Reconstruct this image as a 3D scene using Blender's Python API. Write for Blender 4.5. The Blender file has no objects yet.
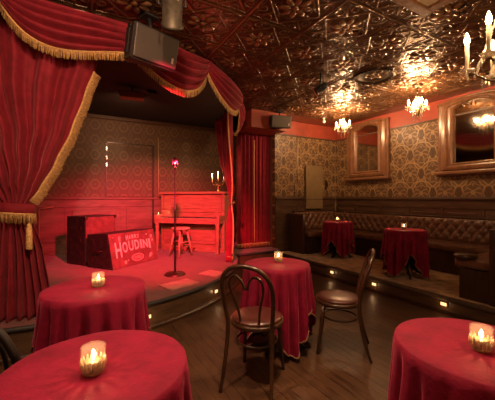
import bpy, bmesh, math, random
from mathutils import Vector, Matrix, Euler
random.seed(7)
PI = math.pi
COL = bpy.context.scene.collection
sin, cos = math.sin, math.cos
def rad(d): return d * PI / 180

# ------------------------------------------------------------------ dimensions (metres)
CEIL = 3.10
SC = (-0.10, 6.20); SR = 2.97; SZ = 0.28          # round stage: centre, radius, height
PX = 3.85; PZ = 0.20                              # seating platform: front edge, height
RX = 5.67; FY = 5.59; BY = 6.95; LX = -3.10; NY = -3.2   # right, far, stage back, left, near walls
RAIL = 1.36; FRZ = 2.79

def arc(phi, r):
    return Vector((SC[0] + r * sin(rad(phi)), SC[1] - r * cos(rad(phi)), 0))

# ------------------------------------------------------------------ mesh builder
class MB:
    def __init__(s): s.bm = bmesh.new()
    def face(s, vs, smooth=False):
        try:
            f = s.bm.faces.new(vs); f.smooth = smooth; return f
        except ValueError: return None
    def box(s, c, d, rz=0, bev=0, rot=None):
        m = Matrix.Translation(c) @ (rot.to_matrix().to_4x4() if rot else Matrix.Rotation(rz, 4, 'Z')) @ Matrix.Diagonal((d[0], d[1], d[2], 1))
        r = bmesh.ops.create_cube(s.bm, size=1, matrix=m)
        if bev:
            es = list({e for v in r['verts'] for e in v.link_edges})
            bmesh.ops.bevel(s.bm, geom=es, offset=bev, segments=2, affect='EDGES', profile=.5)
        return s
    def bx(s, x0, x1, y0, y1, z0, z1, bev=0):
        return s.box(((x0+x1)/2, (y0+y1)/2, (z0+z1)/2), (x1-x0, y1-y0, z1-z0), bev=bev)
    def tube(s, pts, r, n=8, closed=False, flat=1.0, caps=True):
        pts = [Vector(p) for p in pts]; N = len(pts)
        rs = r if isinstance(r, (list, tuple)) else [r] * N
        rings = []; up = None
        for i, p in enumerate(pts):
            a = pts[(i-1) % N] if (closed or i > 0) else p
            b = pts[(i+1) % N] if (closed or i < N-1) else p
            t = (b - a)
            t = t.normalized() if t.length > 1e-9 else Vector((0, 0, 1))
            if up is None:
                up = Vector((0, 0, 1)) if abs(t.z) < .9 else Vector((1, 0, 0))
            up = up - t * up.dot(t)
            if up.length < 1e-6: up = t.orthogonal()
            up.normalize(); sd = t.cross(up)
            rings.append([s.bm.verts.new(p + (up * cos(2*PI*k/n) * flat + sd * sin(2*PI*k/n)) * rs[i]) for k in range(n)])
        for i in range(N if closed else N-1):
            A, B = rings[i], rings[(i+1) % N]
            for k in range(n):
                s.face([A[k], A[(k+1) % n], B[(k+1) % n], B[k]], True)
        if not closed and caps:
            s.face(rings[0][::-1]); s.face(rings[-1])
        return s
    def lathe(s, prof, c=(0, 0, 0), n=24, mtx=None, smooth=True):
        c = Vector(c); rings = []
        for (r, z) in prof:
            if r < 1e-6:
                v = [Vector((0, 0, z))]
            else:
                v = [Vector((r*cos(2*PI*k/n), r*sin(2*PI*k/n), z)) for k in range(n)]
            rings.append([s.bm.verts.new((mtx @ q if mtx else q) + c) for q in v])
        for A, B in zip(rings, rings[1:]):
            for k in range(n):
                a0, a1 = A[k % len(A)], A[(k+1) % len(A)]
                b0, b1 = B[k % len(B)], B[(k+1) % len(B)]
                vs = []
                for v in (a0, a1, b1, b0):
                    if v not in vs: vs.append(v)
                if len(vs) > 2: s.face(vs, smooth)
        if len(rings[0]) > 1: s.face(rings[0][::-1])
        if len(rings[-1]) > 1: s.face(rings[-1])
        return s
    def ball(s, c, r, n=10, sz=1.0):
        return s.lathe([(r*sin(PI*i/n) if 0 < i < n else 0, -r*sz*cos(PI*i/n)) for i in range(n+1)], c, n+2)
    def prism(s, poly, z0, z1, smooth_side=False):
        A = [s.bm.verts.new((x, y, z0)) for x, y in poly]; B = [s.bm.verts.new((x, y, z1)) for x, y in poly]
        n = len(poly)
        for i in range(n): s.face([A[i], A[(i+1) % n], B[(i+1) % n], B[i]], smooth_side)
        s.face(A[::-1]); s.face(B)
        return s
    def grid(s, fn, nu, nv, closed_u=False, smooth=True):
        V = [[s.bm.verts.new(fn(i/nu, j/nv)) for j in range(nv+1)] for i in range(nu if closed_u else nu+1)]
        for i in range(nu):
            A = V[i]; B = V[(i+1) % len(V)]
            for j in range(nv): s.face([A[j], B[j], B[j+1], A[j+1]], smooth)
        return V
    def build(s, name, mat, parent=None, thick=0, off=0):
        bmesh.ops.recalc_face_normals(s.bm, faces=s.bm.faces[:])
        me = bpy.data.meshes.new(name); s.bm.to_mesh(me); s.bm.free()
        o = bpy.data.objects.new(name, me); COL.objects.link(o)
        if mat: me.materials.append(mat)
        if parent: o.parent = parent
        if thick:
            m = o.modifiers.new('thickness', 'SOLIDIFY'); m.thickness = thick; m.offset = off
        return o

def tag(o, label=None, cat=None, group=None, kind=None):
    if label: o['label'] = label
    if cat: o['category'] = cat
    if group: o['group'] = group
    if kind: o['kind'] = kind
    return o
def thing(name, label, cat, loc=(0, 0, 0), rz=0, group=None):
    o = bpy.data.objects.new(name, None); COL.objects.link(o)
    o.empty_display_size = .1
    o.location = loc; o.rotation_euler = (0, 0, rz)
    return tag(o, label, cat, group)
def struct(name, mb, mat, parent=None):
    o = mb.build(name, mat, parent)
    o['kind'] = 'structure'
    return o
def children(o): return [c for c in COL.objects if c.parent is o]
def copy_tree(o, parent=None):
    c = o.copy(); COL.objects.link(c); c.parent = parent
    for k in children(o): copy_tree(k, c)
    return c

# ------------------------------------------------------------------ materials
def new_mat(name):
    m = bpy.data.materials.new(name); m.use_nodes = True
    nt = m.node_tree; nt.nodes.clear()
    out = nt.nodes.new('ShaderNodeOutputMaterial')
    return m, nt, out
def setin(node, key, v):
    if key in node.inputs:
        node.inputs[key].default_value = v
def principled(nt, out, base=(.5, .5, .5), rough=.5, metal=0, **kw):
    p = nt.nodes.new('ShaderNodeBsdfPrincipled')
    p.inputs['Base Color'].default_value = (*base, 1)
    p.inputs['Roughness'].default_value = rough; p.inputs['Metallic'].default_value = metal
    for k, v in kw.items():
        setin(p, k.replace('_', ' '), v)
    nt.links.new(p.outputs[0], out.inputs['Surface'])
    return p
class X:
    """tiny expression builder for math nodes"""
    def __init__(s, nt, sock): s.nt = nt; s.k = sock
    def _op(s, op, *a):
        n = s.nt.nodes.new('ShaderNodeMath'); n.operation = op
        for i, v in enumerate((s,) + a):
            if isinstance(v, X): s.nt.links.new(v.k, n.inputs[i])
            else: n.inputs[i].default_value = v
        return X(s.nt, n.outputs[0])
    def __add__(s, o): return s._op('ADD', o)
    def __sub__(s, o): return s._op('SUBTRACT', o)
    def __mul__(s, o): return s._op('MULTIPLY', o)
    def __truediv__(s, o): return s._op('DIVIDE', o)
    def fract(s): return s._op('FRACT')
    def abs(s): return s._op('ABSOLUTE')
    def sin(s): return s._op('SINE')
    def cos(s): return s._op('COSINE')
    def sqrt(s): return s._op('SQRT')
    def pow(s, e): return s._op('POWER', e)
    def atan2(s, o): return s._op('ARCTAN2', o)
    def min(s, o): return s._op('MINIMUM', o)
    def max(s, o): return s._op('MAXIMUM', o)
    def lt(s, o): return s._op('LESS_THAN', o)
    def step(s, a, b):
        n = s.nt.nodes.new('ShaderNodeMapRange'); n.interpolation_type = 'SMOOTHSTEP'
        s.nt.links.new(s.k, n.inputs[0]); n.inputs[1].default_value = a; n.inputs[2].default_value = b
        return X(s.nt, n.outputs[0])
def coords(nt):
    t = nt.nodes.new('ShaderNodeTexCoord'); sp = nt.nodes.new('ShaderNodeSeparateXYZ')
    nt.links.new(t.outputs['Object'], sp.inputs[0])
    return t.outputs['Object'], [X(nt, sp.outputs[i]) for i in range(3)]
def noise(nt, vec, scale, detail=3, rough=.55, dist=0, vscale=None):
    if vscale:
        mp = nt.nodes.new('ShaderNodeMapping'); mp.inputs['Scale'].default_value = vscale
        nt.links.new(vec, mp.inputs[0]); vec = mp.outputs[0]
    n = nt.nodes.new('ShaderNodeTexNoise'); n.inputs['Scale'].default_value = scale
    n.inputs['Detail'].default_value = detail; n.inputs['Roughness'].default_value = rough; n.inputs['Distortion'].default_value = dist
    nt.links.new(vec, n.inputs['Vector'])
    return X(nt, n.outputs[0])
def ramp(nt, x, stops):
    r = nt.nodes.new('ShaderNodeValToRGB'); e = r.color_ramp.elements
    while len(e) < len(stops): e.new(.5)
    for i, (p, c) in enumerate(stops):
        e[i].position = p; e[i].color = (*c, 1)
    nt.links.new(x.k, r.inputs[0])
    return r.outputs[0]
def mix(nt, f, a, b):
    n = nt.nodes.new('ShaderNodeMix'); n.data_type = 'RGBA'
    nt.links.new(f.k, n.inputs[0]) if isinstance(f, X) else setattr(n.inputs[0], 'default_value', f)
    for i, v in ((6, a), (7, b)):
        if isinstance(v, tuple): n.inputs[i].default_value = (*v, 1)
        else: nt.links.new(v, n.inputs[i])
    return n.outputs[2]
def bump(nt, p, h, dist=.01, strength=1):
    b = nt.nodes.new('ShaderNodeBump'); b.inputs['Distance'].default_value = dist; b.inputs['Strength'].default_value = strength
    nt.links.new(h.k, b.inputs['Height']); nt.links.new(b.outputs[0], p.inputs['Normal'])

def plain(name, c, rough=.5, metal=0, var=.15, scale=12, bmp=0, **kw):
    m, nt, out = new_mat(name); p = principled(nt, out, c, rough, metal, **kw)
    v, _ = coords(nt); n = noise(nt, v, scale, 4)
    lo = tuple(max(0, k*(1-var)) for k in c); hi = tuple(min(1, k*(1+var)) for k in c)
    nt.links.new(ramp(nt, n, [(.3, lo), (.7, hi)]), p.inputs['Base Color'])
    if bmp: bump(nt, p, noise(nt, v, scale*4, 3), bmp)
    return m
def velvet(name, c, sheen=.55, tint=(1, .25, .3), bscale=60, mott=.3):
    m, nt, out = new_mat(name); p = principled(nt, out, c, .75)
    setin(p, 'Sheen Weight', sheen); setin(p, 'Sheen Roughness', .35); setin(p, 'Sheen Tint', (*tint, 1)); setin(p, 'Specular IOR Level', .2)
    v, _ = coords(nt); n = noise(nt, v, 9, 5, .65)
    nt.links.new(ramp(nt, n, [(.3, tuple(k*(1-mott) for k in c)), (.7, tuple(k*(1+mott) for k in c))]), p.inputs['Base Color'])
    bump(nt, p, noise(nt, v, bscale, 3), .004, .5)
    return m
def wood(name, dark, light, rough=.4, scale=3, stretch=(12, 12, 1), coat=0.0, bmp=.001):
    m, nt, out = new_mat(name); p = principled(nt, out, light, rough)
    setin(p, 'Coat Weight', coat); setin(p, 'Coat Roughness', .2)
    v, _ = coords(nt); n = noise(nt, v, scale, 6, .6, .6, vscale=stretch)
    nt.links.new(ramp(nt, n, [(.3, dark), (.7, light)]), p.inputs['Base Color'])
    bump(nt, p, n, bmp)
    return m
def emit(name, c, s):
    m, nt, out = new_mat(name); e = nt.nodes.new('ShaderNodeEmission')
    e.inputs[0].default_value = (*c, 1); e.inputs[1].default_value = s
    nt.links.new(e.outputs[0], out.inputs['Surface']); return m
def glow(name, c, s):
    """a see-through glowing body: flame, lit candle bulb"""
    m, nt, out = new_mat(name); e = nt.nodes.new('ShaderNodeEmission'); t = nt.nodes.new('ShaderNodeBsdfTransparent'); a = nt.nodes.new('ShaderNodeAddShader')
    e.inputs[0].default_value = (*c, 1); e.inputs[1].default_value = s
    nt.links.new(e.outputs[0], a.inputs[0]); nt.links.new(t.outputs[0], a.inputs[1]); nt.links.new(a.outputs[0], out.inputs['Surface']); return m
def clear_glass(name, tint=(1, .93, .8), clear=.8, rough=.05):
    m, nt, out = new_mat(name)
    a = nt.nodes.new('ShaderNodeBsdfTransparent'); a.inputs[0].default_value = (*tint, 1)
    b = nt.nodes.new('ShaderNodeBsdfPrincipled'); b.inputs['Base Color'].default_value = (*tint, 1); b.inputs['Roughness'].default_value = rough
    setin(b, 'Transmission Weight', .6); setin(b, 'IOR', 1.45)
    mx = nt.nodes.new('ShaderNodeMixShader'); mx.inputs[0].default_value = 1-clear
    nt.links.new(a.outputs[0], mx.inputs[1]); nt.links.new(b.outputs[0], mx.inputs[2]); nt.links.new(mx.outputs[0], out.inputs['Surface'])
    return m

M = {}
M['cloth'] = velvet('crimson velvet', (.195, .004, .027), .32, (1, .20, .32))
M['drape'] = velvet('red curtain velvet', (.235, .016, .030), .42, (1, .32, .34), 40, .25)
M['gold_fringe'] = plain('gold fringe', (.66, .40, .15), .7, 0, .35, 60)
M['hem'] = plain('antique gold trim', (.22, .12, .06), .6, 0, .3, 60)
M['dark_wood'] = wood('dark stained wood', (.022, .011, .006), (.060, .028, .014), .38, 3, (10, 10, 1.2), .15)
M['bent_wood'] = wood('bentwood walnut', (.024, .010, .005), (.062, .027, .012), .28, 5, (8, 8, 2), .4)
M['wainscot'] = wood('wainscot wood', (.045, .022, .011), (.105, .052, .026), .42, 2.5, (1.2, 1.2, 9), .15)
M['stage_panel'] = wood('stage wainscot wood', (.12, .055, .038), (.25, .13, .09), .45, 2.2, (1.2, 1.2, 6), .1)
M['riser'] = wood('riser wood', (.05, .026, .013), (.11, .06, .03), .45, 2.5, (1.5, 1.5, 8), .1)
M['piano_wood'] = wood('piano wood', (.26, .12, .07), (.46, .25, .15), .32, 3, (1.5, 8, 8), .3)
M['stool_wood'] = wood('pale stool wood', (.36, .2, .12), (.55, .34, .2), .45, 4, (8, 8, 1.5), .1)
M['frame_wood'] = wood('mirror frame wood', (.13, .055, .026), (.26, .12, .058), .32, 3, (6, 6, 2), .35)
M['ebony'] = plain('black lacquered wood', (.010, .007, .006), .55, 0, .3, 20)
M['iron'] = plain('cast iron', (.018, .014, .012), .42, .6, .3, 30)
M['black'] = plain('matte black', (.02, .018, .017), .55, 0, .2, 40)
M['grille'] = plain('speaker grille', (.095, .080, .070), .5, .5, .25, 220, .0006)
M['lamp_grey'] = plain('weathered lamp housing', (.10, .085, .06), .5, .5, .35, 30)
M['brass'] = plain('aged brass', (.40, .24, .09), .33, .9, .2, 25)
M['chrome'] = plain('chrome', (.65, .6, .58), .2, 1, .05, 10)
M['bronze'] = plain('dark bronze', (.09, .06, .035), .4, .8, .2, 20)
M['leather'] = plain('oxblood brown leather', (.125, .056, .030), .30, 0, .35, 16, .0006, Coat_Weight=.25, Coat_Roughness=.25)
M['seat_leather'] = plain('red brown seat leather', (.065, .018, .013), .33, 0, .3, 18, .0005, Coat_Weight=.15, Coat_Roughness=.25)
M['trunk_side'] = plain('dark trunk side', (.02, .014, .012), .5, 0, .5, 14, .001)
M['trunk_face'] = plain('worn trunk panel', (.15, .055, .042), .6, 0, .35, 9, .001)
M['pale_panel'] = plain('scuffed pale panel', (.36, .22, .17), .6, 0, .25, 9)
M['letter'] = plain('cream paint', (.80, .62, .46), .6, 0, .2, 25)
M['cream'] = plain('cream paint panel', (.50, .38, .24), .5, 0, .08, 4)
M['olive'] = plain('olive painted panel', (.20, .135, .065), .5, 0, .10, 6)
M['frieze'] = plain('red frieze paint', (.33, .055, .030), .5, 0, .18, 5)
M['plain_dark'] = plain('black stage ceiling', (.012, .009, .008), .7, 0, .3, 6)
M['dark_wall'] = plain('dark red wall', (.26, .10, .065), .7, 0, .2, 4)
M['wax'] = plain('wax', (.85, .74, .52), .5, 0, .05, 10)
M['votive_wax'] = plain('cream votive wax', (.15, .11, .06), .5, 0, .05, 10)
M['ivory'] = plain('ivory keys', (.75, .65, .52), .3, 0, .05, 10)
M['sleeve'] = plain('candle sleeve', (.75, .62, .42), .5, 0, .1, 10)
M['gel'] = plain('red gel', (.5, .02, .02), .3, 0, .1, 10)
M['brown_box'] = plain('brown metal box', (.34, .17, .11), .45, .3, .2, 12)
M['white'] = plain('white plastic', (.6, .55, .5), .4, 0, .05, 10)
M['glass'] = clear_glass('votive glass', (1, .96, .90), .94, .03)
M['cut_glass'] = clear_glass('cut glass foot', (.95, .84, .66), .42, .08)
M['crystal'] = clear_glass('crystal', (1, .95, .85), .25, .02)
M['bulb'] = glow('lit bulb', (1, .66, .34), 24)
M['flame'] = glow('candle flame', (1, .66, .32), 10)
M['step_lens'] = emit('step light lens', (1, .5, .2), 1.2)
M['spot_lens'] = emit('red lamp lens', (1, .05, .05), 6)
M['warm_lens'] = emit('warm lamp lens', (1, .6, .3), 8)

def mat_mirror():
    m, nt, out = new_mat('dark mirror'); p = principled(nt, out, (.4, .35, .3), .07, 1)
    v, _ = coords(nt); n = noise(nt, v, 2, 3)
    nt.links.new(ramp(nt, n, [(.3, (.34, .30, .25)), (.7, (.48, .42, .35))]), p.inputs['Base Color'])
    return m
M['mirror'] = mat_mirror()

def mat_floor():
    m, nt, out = new_mat('dark plank floor'); p = principled(nt, out, (.1, .05, .03), .3); setin(p, 'Specular IOR Level', .3)
    v, (x, y, z) = coords(nt)
    sw = nt.nodes.new('ShaderNodeCombineXYZ'); nt.links.new(y.k, sw.inputs[0]); nt.links.new(x.k, sw.inputs[1])
    b = nt.nodes.new('ShaderNodeTexBrick'); nt.links.new(sw.outputs[0], b.inputs['Vector'])
    b.inputs['Scale'].default_value = 1; b.inputs['Brick Width'].default_value = 1.1; b.inputs['Row Height'].default_value = .085
    b.inputs['Mortar Size'].default_value = .0035; b.inputs['Mortar Smooth'].default_value = .3; b.inputs['Bias'].default_value = 0
    b.inputs['Color1'].default_value = (.024, .011, .006, 1); b.inputs['Color2'].default_value = (.060, .029, .015, 1)
    b.inputs['Mortar'].default_value = (.008, .004, .003, 1); b.offset = .37
    g = noise(nt, v, 3.2, 6, .65, .5, vscale=(14, 1.2, 1))
    wear = noise(nt, v, 2.3, 4, .6)
    c = mix(nt, g.step(.35, .72), b.outputs[0], (.075, .034, .016))
    c2 = mix(nt, wear.step(.45, .75) * .5, c, (.12, .058, .028))
    nt.links.new(c2, p.inputs['Base Color'])
    r = wear * .30 + .24
    nt.links.new(r.k, p.inputs['Roughness'])
    bb = X(nt, b.outputs['Fac'])
    bump(nt, p, g * .3 - bb, .003)
    return m
def mat_tin():
    T = .645
    m, nt, out = new_mat('pressed tin'); p = principled(nt, out, (.2, .1, .05), .3, .55, Coat_Weight=.5, Coat_Roughness=.15)
    v, (x, y, z) = coords(nt)
    n = noise(nt, v, 1.7, 4)
    c = ramp(nt, n, [(.3, (.22, .105, .046)), (.7, (.36, .19, .088))])
    low = z.step(CEIL-.012, CEIL-.001) * .75            # flat ground darkened in the colour so raised relief looks lit
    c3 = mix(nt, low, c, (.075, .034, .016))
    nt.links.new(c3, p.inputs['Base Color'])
    bump(nt, p, noise(nt, v, 30, 2, .5, .8), .0022, 1)
    rr = noise(nt, v, 6, 3) * .15 + .22
    nt.links.new(rr.k, p.inputs['Roughness'])
    return m
def mat_damask(axis):
    """gold on brown ogee damask; axis = wall's horizontal axis"""
    m, nt, out = new_mat('damask wallpaper'); p = principled(nt, out, (.2, .12, .06), .5)
    v, c = coords(nt); u0 = c[axis]; w0 = c[2]
    nd = noise(nt, v, 22, 2, .5)
    u = u0 / .43 + (nd - .5) * .07; w = w0 / .73 + (nd - .5) * .04
    def cell(ou, ow):
        a = ((u + ou).fract() - .5) * .43; b = ((w + ow).fract() - .5) * .73
        sx = (a / .185).abs(); sy = (b / (b * -.0 + .235)).abs()
        d = (sx.pow(1.45) + sy.pow(1.45)).pow(1/1.45)
        th = b.atan2(a.abs())
        return d, a, b, th
    A = cell(0, 0); B = cell(.5, .5)
    d = A[0].min(B[0])
    near = A[0].lt(B[0]); far = near * -1 + 1
    th = A[3] * near + B[3] * far
    scal = (th * 9).sin() * .05
    out1 = (d - 1.0 + scal).abs().step(.085, .03)               # pointed gold outline, scalloped
    out2 = (d - .74 - scal).abs().step(.06, .02)
    inner = (d + scal).step(.98, .92)
    leaf = ((th * 7 + d * 5).sin()).step(.1, .6) * d.step(.70, .62) * d.step(.06, .16)
    core = d.step(.22, .16)
    wedge = (u * 2 * PI).cos() * (w * 2 * PI).cos()
    bud = (wedge * -1).step(.62, .80)
    budo = ((wedge * -1) - .55).abs().step(.09, .04)
    stem = ((u * 4 * PI + .9 * 0).sin().abs()).step(.16, .05) * d.step(1.1, 1.2) * .6
    k = (out1 * .95 + out2 * .6 + leaf * .55 + budo * .7 + stem + core * .7)
    base = mix(nt, inner * .85, (.17, .096, .043), (.105, .052, .025))
    c1 = mix(nt, k.min(1), base, (.36, .225, .10))
    c2 = mix(nt, bud * .85, c1, (.06, .030, .015))
    grime = noise(nt, v, 2.2, 4)
    c3 = mix(nt, grime.step(.45, .8) * .45, c2, (.12, .06, .03))
    nt.links.new(c3, p.inputs['Base Color'])
    rg = k.min(1) * -.15 + .52
    nt.links.new(rg.k, p.inputs['Roughness'])
    return m
def mat_stage_paper():
    m, nt, out = new_mat('ring patterned wallpaper'); p = principled(nt, out, (.2, .12, .06), .55)
    v, c = coords(nt)
    nd = noise(nt, v, 25, 2)
    u = c[0] / .27 + (nd - .5) * .05; w = c[2] / .30 + (nd - .5) * .05
    def cell(ou, ow):
        a = (u + ou).fract() - .5; b = (w + ow).fract() - .5
        r = (a*a*1.15 + b*b).sqrt(); th = b.atan2(a)
        return r * ((th * 8).cos() * .05 + 1), a, b
    A, a, b = cell(0, 0)
    ring = (A - .30).abs().step(.085, .03)
    dot = A.step(.13, .07)
    B, a2, b2 = cell(.5, 0)
    vine = ((b2 * 2 * PI).cos() * .12 - a2).abs().step(.07, .02) + ((b2 * 2 * PI).cos() * .12 + a2).abs().step(.07, .02)
    k = (ring * .9 + dot * .5 + vine * .45).min(1)
    base = mix(nt, k, (.115, .066, .034), (.19, .115, .056))
    grime = noise(nt, v, 1.6, 4)
    nt.links.new(mix(nt, grime.step(.4, .8) * .3, base, (.09, .045, .025)), p.inputs['Base Color'])
    return m
def mat_carpet(name, a, b, c):
    m, nt, out = new_mat(name); p = principled(nt, out, a, .95)
    setin(p, 'Sheen Weight', .25); setin(p, 'Specular IOR Level', .1)
    v, _ = coords(nt)
    vo = nt.nodes.new('ShaderNodeTexVoronoi'); vo.inputs['Scale'].default_value = 7; nt.links.new(v, vo.inputs['Vector'])
    d = X(nt, vo.outputs['Distance']); n = noise(nt, v, 14, 3, .5, 1.5); f = noise(nt, v, 120, 2)
    k = ((n * 28).sin().abs() * .5 + d * .8)
    c1 = ramp(nt, k, [(.25, a), (.55, b), (.85, c)])
    nt.links.new(c1, p.inputs['Base Color']); bump(nt, p, f + n * .5, .006)
    return m
M['floor'] = mat_floor(); M['tin'] = mat_tin(); M['damask_y'] = mat_damask(1); M['damask_x'] = mat_damask(0)
M['stage_paper'] = mat_stage_paper()
M['carpet'] = mat_carpet('patterned brown carpet', (.06, .032, .015), (.20, .11, .045), (.42, .25, .10))
M['stage_carpet'] = mat_carpet('worn red stage carpet', (.085, .008, .009), (.115, .011, .012), (.15, .018, .018))
M['nosing'] = plain('carpeted nosing', (.065, .035, .018), .8, 0, .5, 40, .003)

# ------------------------------------------------------------------ setting
struct('floor', MB().bx(LX, RX, NY, BY, -.06, 0), M['floor'])
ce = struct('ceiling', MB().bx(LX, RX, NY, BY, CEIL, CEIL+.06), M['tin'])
def tin_tile():
    """relief of one pressed tile: rosette in a diamond, scrolls in the corners, beaded edges"""
    T = .645; h = T/2; mb = MB()
    def rib(pts, r, n=5): mb.tube([(x, y, 0) for x, y in pts], r, n, caps=False)
    for r_, q in ((.011, h-.001), (.006, h-.035)):
        for a in range(4):
            R_ = Matrix.Rotation(a*PI/2, 2)
            rib([tuple(R_ @ Vector((-q, q))), tuple(R_ @ Vector((q, q)))], r_, 6)
    for a in range(4):
        R_ = Matrix.Rotation(a*PI/2, 2)
        rib([tuple(R_ @ Vector((0, h-.04))), tuple(R_ @ Vector((h-.04, 0)))], .009)
        # corner scrolls and leaf
        for s_ in (-1, 1):
            p = []
            for i in range(19):
                w = i/18*2.35*PI; rr = .062*(1-i/24)
                p.append((h-.125+s_*.055+rr*cos(w+.6)*s_*1, h-.125-s_*.055+rr*sin(w+.6)))
            rib([tuple(R_ @ Vector(q)) for q in p], .0075)
        rib([tuple(R_ @ Vector((h-.20+.15*t_, h-.20+.15*t_))) for t_ in (0, .25, .5, .75, 1)], [.004, .016, .02, .014, .003])
    for k in range(8):
        a = k*PI/4 + PI/8; c_, s_ = cos(a), sin(a)
        q = Matrix.Translation((c_*.098, s_*.098, 0)) @ Matrix.Rotation(a, 4, 'Z') @ Matrix.Diagonal((.060, .030, .020, 1))
        bmesh.ops.create_icosphere(mb.bm, subdivisions=2, radius=1, matrix=q)
        # small c-scrolls round the rosette
        p = []
        for i in range(13):
            w = i/12*1.7*PI; rr = .036*(1-i/20)
            p.append((.205+rr*cos(w+.4), .0+rr*sin(w+.4)*(1 if k % 2 else -1)))
        R_ = Matrix.Rotation(a, 2)
        rib([tuple(R_ @ Vector(e)) for e in p], .0065)
    rib([(.166*cos(i*2*PI/28), .166*sin(i*2*PI/28)) for i in range(29)], .0055)
    bmesh.ops.create_icosphere(mb.bm, subdivisions=2, radius=1, matrix=Matrix.Diagonal((.034, .034, .024, 1)))
    gone = [v for v in mb.bm.verts if v.co.z > .004]
    bmesh.ops.delete(mb.bm, geom=gone, context='VERTS')
    for f_ in mb.bm.faces: f_.smooth = True
    me = bpy.data.meshes.new('tile'); mb.bm.to_mesh(me); mb.bm.free(); return me
tile = tin_tile(); big = bmesh.new()
for i in range(-5, 6):
    for j in range(-4, 5):
        cx, cy = 1.7685+.645*i, 2.2375+.645*j
        if not (LX+.33 < cx < RX-.60 and -.9 < cy < FY-.30): continue
        n0 = len(big.verts); big.from_mesh(tile); big.verts.ensure_lookup_table()
        for v_ in big.verts[n0:]: v_.co += Vector((cx, cy, CEIL))
me = bpy.data.meshes.new('ceiling_relief'); big.to_mesh(me); big.free(); bpy.data.meshes.remove(tile)
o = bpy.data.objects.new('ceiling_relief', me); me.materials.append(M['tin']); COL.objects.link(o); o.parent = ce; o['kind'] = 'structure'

struct('wall_right', MB().bx(RX, RX+.1, NY, FY+.1, 0, CEIL), M['damask_y'])
struct('wall_far', MB().bx(PX, RX+.1, FY, FY+.1, 0, CEIL), M['damask_x'])
struct('wall_passage', MB().bx(PX, PX+.1, FY+.1, BY+.1, 0, CEIL), M['dark_wall'])
struct('wall_stage', MB().bx(LX-.1, PX, BY, BY+.1, 0, CEIL), M['stage_paper'])
struct('wall_left', MB().bx(LX-.1, LX, NY, BY, 0, CEIL), M['dark_wall'])
struct('wall_rear', MB().bx(LX-.1, RX+.1, NY-.1, NY, 0, CEIL), M['dark_wall'])

# red frieze below the ceiling, picture mould under it
f = MB().bx(RX-.012, RX-.001, NY, FY-.012, FRZ, CEIL-.001); struct('trim_1', f, M['frieze'])
f = MB().bx(PX, RX-.012, FY-.012, FY-.001, FRZ, CEIL-.001); struct('trim_2', f, M['frieze'])
f = MB().bx(RX-.02, RX-.001, NY, FY-.03, FRZ-.035, FRZ, .004); f.bx(PX, RX-.02, FY-.02, FY-.001, FRZ-.035, FRZ, .004)
struct('trim_3', f, M['wainscot'])
# wainscot with raised panels and a chair rail
def wainscot(name, along, a0, a1, face, sgn, z0, mat, pw=.62):
    mb = MB()
    def slab(u0, u1, d, za, zb, bev=0):
        lo, hi = sorted((face, face + sgn*d))
        if along == 'x': mb.bx(u0, u1, lo, hi, za, zb, bev)
        else: mb.bx(lo, hi, u0, u1, za, zb, bev)
    slab(a0, a1, .014, z0, RAIL-.02)
    slab(a0, a1, .028, RAIL-.17, RAIL-.02, .004)
    slab(a0, a1, .055, RAIL-.022, RAIL+.018, .010)
    slab(a0, a1, .034, RAIL+.018, RAIL+.034, .004)
    slab(a0, a1, .032, z0, z0+.16, .005)
    n = max(1, round((a1-a0)/pw)); w = (a1-a0)/n
    for i in range(n):
        slab(a0+i*w, a0+i*w+.05, .026, z0+.16, RAIL-.17, .003)
        slab(a0+i*w+.12, a0+(i+1)*w-.07, .024, z0+.24, RAIL-.24, .010)
    return struct(name, mb, mat)
wainscot('trim_4', 'y', NY, FY-.06, RX, -1, 0, M['wainscot'])
wainscot('trim_5', 'x', PX, RX-.06, FY, -1, 0, M['wainscot'])
wainscot('trim_6', 'x', LX+.001, PX-.001, BY, -1, SZ+.001, M['stage_panel'], 1.05)
# crown strip at the top of the stage wall
struct('trim_7', MB().bx(LX+.001, PX-.001, BY-.04, BY-.001, 2.98, 3.055, .008), M['riser'])

# round stage with a landing behind the doorway curtain
poly = [tuple(arc(p, SR)[:2]) for p in range(-90, 73, 2)]
poly[0] = (LX+.001, poly[0][1])
poly += [(2.73, 5.33), (PX-.002, 5.33), (PX-.002, BY-.001), (LX+.001, BY-.001)]
st = struct('stage', MB().prism(poly, .001, SZ), M['stage_carpet']); st['kind'] = 'structure'
mb = MB()
mb.grid(lambda u, v: Vector((*arc(-88+160*u, SR+.012)[:2], .002+(SZ-.05)*v)), 80, 1)
mb.bx(2.70, PX-.01, 5.318, 5.329, .002, SZ-.04)
struct('stage_riser', mb, M['riser'], st)
mb = MB()
mb.tube([arc(p, SR+.008)+Vector((0, 0, SZ-.022)) for p in range(-88, 73, 2)], .026, 8)
mb.tube([(2.72, 5.325, SZ-.022), (PX-.01, 5.325, SZ-.022)], .026, 8)
struct('stage_nosing', mb, M['black'], st)
mb = MB()
mb.grid(lambda u, v: Vector((*arc(-88+160*u, SR+.012+[.045, .045, .03, 0][round(v*3)])[:2], [.002, .03, .045, .05][round(v*3)])), 80, 3, smooth=False)
struct('stage_baseboard', mb, M['dark_wood'], st)
# black stage ceiling
poly = [tuple(arc(p, 2.86)[:2]) for p in range(-90, 81, 3)]
poly[0] = (LX+.001, poly[0][1])
poly += [(3.0, BY-.002), (LX+.001, BY-.002)]
struct('stage_ceiling', MB().prism(poly, 3.055, CEIL-.001), M['plain_dark'])
# bulkhead over the doorway curtain
struct('bulkhead', MB().bx(3.02, PX-.001, 5.18, 6.1, 2.75, CEIL-.001), M['frieze'])
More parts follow.
